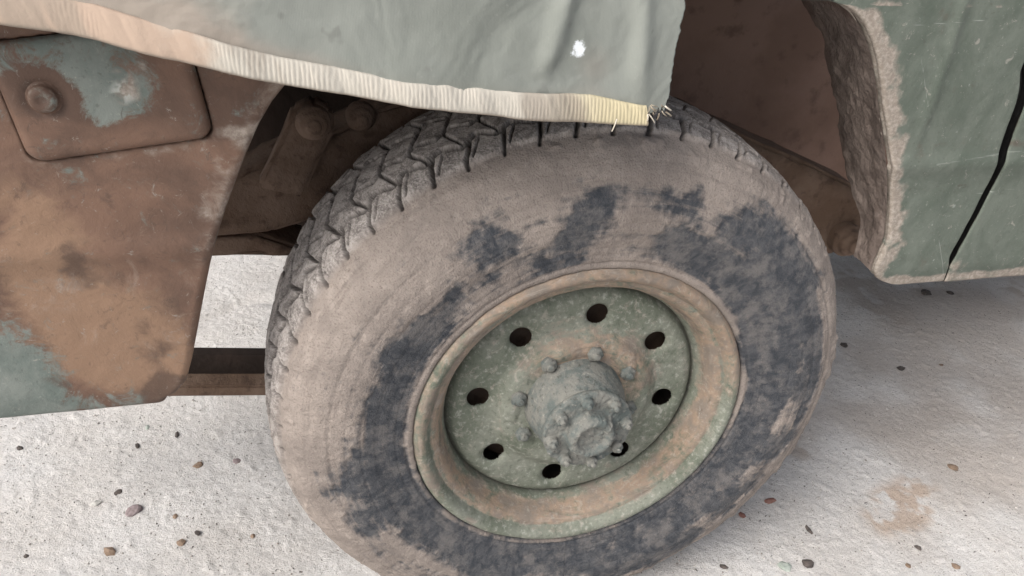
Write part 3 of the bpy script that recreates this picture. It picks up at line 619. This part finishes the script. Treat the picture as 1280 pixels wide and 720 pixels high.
def slab(name, pts, y0, y1, mat, parent=T, bev=.005, sub=0, rough=0):
    bm = bmesh.new(); f = bm.faces.new([bm.verts.new((a, y0, b)) for a, b in pts])
    r_ = bmesh.ops.extrude_face_region(bm, geom=[f]); bmesh.ops.translate(bm, verts=[v for v in r_['geom'] if isinstance(v, bmesh.types.BMVert)], vec=(0, y1-y0, 0))
    bmesh.ops.bevel(bm, geom=bm.edges[:], offset=bev, segments=2, affect='EDGES', clamp_overlap=True)
    if rough:
        bmesh.ops.triangulate(bm, faces=bm.faces[:]); 
        for _ in range(3): bmesh.ops.subdivide_edges(bm, edges=[e for e in bm.edges if e.calc_length() > .018], cuts=1, use_grid_fill=True); bmesh.ops.triangulate(bm, faces=bm.faces[:])
    return frombm(name, bm, mat, parent, smooth=bool(rough), rough=rough, rs=30)
# inner wall of the well, bed and cab shells
boxo('inner_wheel_well', -.62, .10, .50, .53, .378, .93, M['dark'])  # near-black colour paints in the unlit voids behind the left arch
boxo('wheel_well_wall', .03, 1.25, .46, .49, .46, .93, M['well'])
boxo('cargo_bed', -.92, .42, .035, 1.75, .905, 1.02, M['dark'])
boxo('cab_floor', .72, 2.6, .52, 1.72, .56, .62, M['dark'])
boxo('cab_rear_wall', 1.26, 1.32, .52, 1.72, .56, 1.0, M['dark'])
boxo('cab_shell', 1.33, 2.6, .52, 1.72, .621, 1.9, M['steel'])
sp = [(float(gapx(z_))-.02, z_) for z_ in np.arange(.556, 1.0, .02)]
bm = bmesh.new(); ra = [bm.verts.new((a, .016, b)) for a, b in sp]; rb_ = [bm.verts.new((a+.04, .016, b)) for a, b in sp]; rc_ = [bm.verts.new((a+.04, .03, b)) for a, b in sp]; rd_ = [bm.verts.new((a, .03, b)) for a, b in sp]
for A_, B_ in ((ra, rb_), (rb_, rc_), (rc_, rd_), (rd_, ra)):
    for k in range(len(sp)-1): bm.faces.new((A_[k], A_[k+1], B_[k+1], B_[k]))
frombm('door_seal', bm, M['rubber'], T, smooth=False)  # black seal slab, also added to keep the door gap dark
boxo('rocker_panel', .62, 2.6, .05, .12, .56, .62, M['dark'])
# chassis rail (kicks up over the axle)
def q2(pts, Y): return [(at(a, b, Y=Y).x, at(a, b, Y=Y).z) for a, b in pts]
top = [(150, 262), (262, 236), (330, 205), (400, 176), (470, 138), (600, 105), (760, 105), (880, 145), (920, 166), (1000, 200), (1083, 240)]
bot = [(1082, 290), (1040, 318), (990, 330), (850, 265), (700, 235), (560, 225), (470, 252), (410, 270), (340, 291), (150, 300)]
CR = slab('chassis_rail', q2(top+bot, .25), .25, .33, M['rail'], rough=.004)
slab('leaf_spring', q2([(120, 300), (320, 291), (392, 316), (480, 345), (480, 372), (385, 316), (262, 322), (120, 330)], .27), .27, .34, M['rail'], rough=.002)
# shackle bracket with its bolt
sb = at(390, 156, Y=.20)
slab('shackle_bracket', q2([(322, 235), (352, 175), (366, 140), (392, 128), (416, 140), (420, 165), (405, 190), (380, 250)], .215), .215, .249, M['rail'], rough=.003)
def boltcyl(name, px, py, Y, r, h, mat, parent):
    p = at(px, py, Y=Y); pr = smooth(resample([(h, r*1.25), (h*.35, r*1.25), (h*.3, r), (0, r*.95), (-.002, r*.75), (-.002, r*.55), (-h*.35, r*.5), (-h*.4, .0005)], .003), 1)
    R2, y2, T2 = lathe_pts(pr, 40); o = make(name, np.stack([R2*np.cos(T2), y2, R2*np.sin(T2)], -1), gridf(40, len(pr), wrap=True), mat, parent); o.location = (p.x, Y, p.z); return o
boltcyl('shackle_bolt', 392, 158, .20, .017, .02, M['rail'], T)
boltcyl('bushing', 1066, 306, .22, .022, .03, M['rail'], T)
boltcyl('bump_stop', 452, 150, .235, .015, .02, M['rail'], T)
# lower trailing arm, square section
pa, pb = at(200, 466, Y=.34), at(372, 466, Y=.34)
d = (pb-pa); pa2 = pa-d*1.3; pb2 = pb+d*.9
bm = bmesh.new(); bmesh.ops.create_cube(bm, size=1); L_ = (pb2-pa2).length
for v in bm.verts: v.co = (v.co.x*L_, v.co.y*.05, v.co.z*.020-.018)
bmesh.ops.bevel(bm, geom=bm.edges[:], offset=.003, segments=2, affect='EDGES')
rot = (0, -atan2(pb2.z-pa2.z, pb2.x-pa2.x), 0)
o = frombm('trailing_arm', bm, M['rail'], T, smooth=False); o.location = (pa2+pb2)/2; o.rotation_euler = rot
bm = bmesh.new(); bmesh.ops.create_cube(bm, size=1)
for v in bm.verts: v.co = (v.co.x*L_, v.co.y*.02+.018, v.co.z*.036+.0105)
o2 = frombm('arm_web', bm, M['dark'], o, smooth=False)  # dark material paints in the shade inside the channel recess

# ------------------------------------------------------------------ canvas flap
hem_low = [(-420, -12), (-140, 25), (0, 42), (60, 46), (120, 53), (240, 76), (350, 98), (500, 122), (640, 142), (720, 148), (806, 153)]
hem_up = [(-420, -60), (-140, -18), (0, -2), (60, 3), (120, 12), (240, 40), (350, 68), (500, 95), (640, 111), (740, 117), (806, 130)]
YF = -.085
def line(pts, Y): 
    q = np.array([[at(a, b, Y=Y).x, at(a, b, Y=Y).z] for a, b in pts]); return q
lo, hi = line(hem_low, YF), line(hem_up, YF)
re = line([(831, 141), (836, 122), (843, 100), (849, 80), (858, 55), (866, 30), (873, 0), (885, -50)], YF)
def foldy(x, z):        # depth of the cloth: soft folds, leaning out from the body
    q = np.stack([x, 0*x, z], -1)
    f1 = at(680, 90, Y=YF); ln = (x-f1.x)-(z-f1.z)*.36
    f2 = at(808, 60, Y=YF)
    return YF + (z-.85)*.25 - .007*np.exp(-(ln/.010)**2)*ss(z, .835, .86) - .006*np.exp(-((x-f2.x)/.010)**2)*ss(z, .80, .86) + .012*np.sin(x*9+1) + (fbm(q, 7, 3, 12)-.5)*.03 + .012*ss(x, -.35, -.55)
NX, NZ = 620, 110
xs = np.linspace(lo[0, 0], re[0, 0]+.01, NX)
xr_of = lambda z: np.interp(z, re[:, 1], re[:, 0])
zbt = np.interp(xs, lo[:, 0], lo[:, 1]); 
zbt = np.where(xs > lo[-1, 0], np.interp(xs, [lo[-1, 0], re[0, 0]], [lo[-1, 1]+.004, re[0, 1]]), zbt)+.003
tt = np.linspace(0, 1, NZ)**1.2; ztp = 1.06
Zc = zbt[:, None]+(ztp-zbt)[:, None]*tt[None]
frac = (xs-xs[0])/(xs[-1]-xs[0]); XR = xr_of(Zc); Xc = xs[0]+(XR-xs[0])*frac[:, None]
fray = (vn(np.stack([Zc*420, 0*Zc, 0*Zc], -1))-.5)*.0018*vn(np.stack([Zc*60, 0*Zc, 0*Zc], -1), 4)+(fbm(np.stack([Zc, 0*Zc, 0*Zc], -1), 45, 5, 2, .7)-.5)*.010
Xc = Xc+fray*ss(frac, .97, 1)[:, None]
Zc = Zc + ((vn(np.stack([Xc*500, 0*Zc, 0*Zc], -1))-.3)*.007*ss(Xc, lo[-1, 0]-.004, lo[-1, 0]+.003)*ss(tt, .06, 0)[None])
Yc = foldy(Xc, Zc)
# pinch the top back to the truck side
Yc = np.minimum(Yc+.015*ss(Zc, .98, 1.06), -.012)
q = np.stack([Xc, 0*Xc, Zc], -1)
hemtop = np.interp(Xc, hi[:, 0], hi[:, 1])
dust = .8*wblob(Xc, Zc, 120, 0, 110, YF)*ss(fbm(q, 14, 4, 5), .2, .6)+.45*wblob(Xc, Zc, 300, 30, 80, YF)*ss(fbm(q, 14, 4, 5), .3, .6)+.9*ss(Zc-hemtop, .03, 0)*ss(Xc, -.25, -.45)+.9*ss(Xc, -.40, -.52)*ss(fbm(q, 20, 3), .25, .5)+.45*wblob(Xc, Zc, 745, 85, 30, YF)+.25*ss(Zc-hemtop, .012, 0)
wh = 1.1*wblob(Xc, Zc, 724, 64, 11, YF)*(.55+.9*fbm(q, 150, 3, 2))
sc = fbm(q, 90, 3, 6)
dk = .5*wblob(Xc, Zc, 351, 20, 6, YF)*1.6+.35*wblob(Xc, Zc, 812, 75, 10, YF)+.9*ss(fbm(q, 40, 4, 27), .68, .8)
CF = bpy.data.objects.new('canvas_flap', None); COL.objects.link(CF)
tag(CF, 'grey green canvas flap with cream ribbed hem hanging over the top of the tyre', 'canvas flap')
cl = make('canvas', np.stack([Xc, Yc, Zc], -1), gridf(NX, NZ, flip=False), M['canvas'], CF, attrs={'dust': dust, 'white': wh, 'dark': dk})
sm = cl.modifiers.new('solidify', 'SOLIDIFY'); sm.thickness = .0022; sm.offset = 0
# hem webbing: ribbed strip wrapped round the lower edge
NX, NR = 2400, 26
xs = np.linspace(lo[0, 0], lo[-1, 0], NX); v = np.linspace(-.25, 1, NR)
zlo = np.interp(xs, lo[:, 0], lo[:, 1]); zhi = np.interp(xs, hi[:, 0], hi[:, 1])
vv = np.clip(v, 0, 1)
Zh = zlo[:, None]+(zhi-zlo)[:, None]*vv[None]; Xh = np.repeat(xs[:, None], NR, 1)
Xh = Xh + (hi[-1, 0]-lo[-1, 0])*vv[None]*ss(xs, lo[-1, 0]-.3, lo[-1, 0])[:, None]
Yh = foldy(Xh, Zh)
q = np.stack([Xh, 0*Xh, Zh], -1)
bul = .0026*np.sqrt(np.clip(1-(2*vv-1)**2, 0, 1))[None]+.0012
puck = (fbm(np.stack([Xh+(Zh-.84)*.4, 0*Xh, Zh*.25], -1), 42, 4, 66)-.5)*.0075
cycles = Xh*560+puck*900; fade = ss(fbm(np.stack([Xh, 0*Xh, Zh], -1), 25, 3, 68), .3, .6)
Yh = np.where(v[None] < 0, Yh+.004*(-v[None]/.25), Yh-bul-puck*1.0-.00018*fade*np.sin(cycles*pi)*np.sqrt(np.clip(1-(2*vv-1)**4, 0, 1))[None])
Zh = Zh-.0012*np.exp(-(vv/.15)**2)[None]*0
wave = (fbm(np.stack([Xh[:, [0]], 0*Xh[:, [0]], 0*Xh[:, [0]]], -1), 30, 3, 3)-.5)*.002; Zh = Zh+wave
rib = .2*ss(np.sin(cycles*pi), .2, 1)*ss(fbm(q, 12, 3, 9), .35, .6)*fade+.6*ss((fbm(np.stack([Xh+Zh*.3, 0*Xh, Zh*.3], -1), 45, 4, 96)), .53, .68)
hb = make('hem_binding', np.stack([Xh, Yh, Zh], -1), gridf(NX, NR), M['web'], CF, attrs={'yellow': ss(Xh, lo[-1, 0]-.16, lo[-1, 0]), 'dust': .95*ss(Xh, -.33, -.47)+.28, 'rib': np.clip(rib+.9*np.exp(-(vv[None]/.07)**2)+.7*ss(Xh, lo[-1, 0]-.004, lo[-1, 0]), 0, .9)})
sm = hb.modifiers.new('solidify', 'SOLIDIFY'); sm.thickness = .001; sm.offset = 0
def thread(pts, r, mat):
    cu_ = bpy.data.curves.new('loose_thread', 'CURVE'); cu_.dimensions = '3D'; cu_.bevel_depth = r; sp = cu_.splines.new('NURBS'); sp.points.add(len(pts)-1)
    for p, q_ in zip(sp.points, pts): p.co = (*q_, 1)
    sp.use_endpoint_u = True; sp.order_u = 3
    o = bpy.data.objects.new('tmp', cu_); COL.objects.link(o); dg = bpy.context.evaluated_depsgraph_get(); me = bpy.data.meshes.new_from_object(o.evaluated_get(dg))
    bpy.data.objects.remove(o); me.materials.append(mat) if not me.materials else None; o = bpy.data.objects.new('loose_thread', me); COL.objects.link(o); o.parent = CF; return o
m = NT('thread'); m.b.inputs['Base Color'].default_value = (.55, .50, .42, 1); M['thread'] = m.m
rt = np.random.RandomState(5); M['thread2'] = stone('brown_thread', (.16, .13, .10), (.32, .28, .22))
thread([tuple(at(771, 149, Y=YF-.014)), tuple(at(769, 156, Y=YF-.018)), tuple(at(765, 164, Y=YF-.014))], .0006, M['thread'])
for k in range(15):
    px, py = 803+rt.rand()*30, 131+rt.rand()*14; dx, dy = rt.uniform(-3, 9), rt.uniform(2, 12)*(1-rt.rand()*.6); yb = YF-.012+rt.uniform(-.004, .006)
    thread([tuple(at(px, py, Y=yb)), tuple(at(px+dx*.5+rt.uniform(-2, 2), py+dy*.6, Y=yb-.003)), tuple(at(px+dx, py+dy, Y=yb))], rt.uniform(.0004, .0008), M['thread2' if k % 5 else 'thread'])
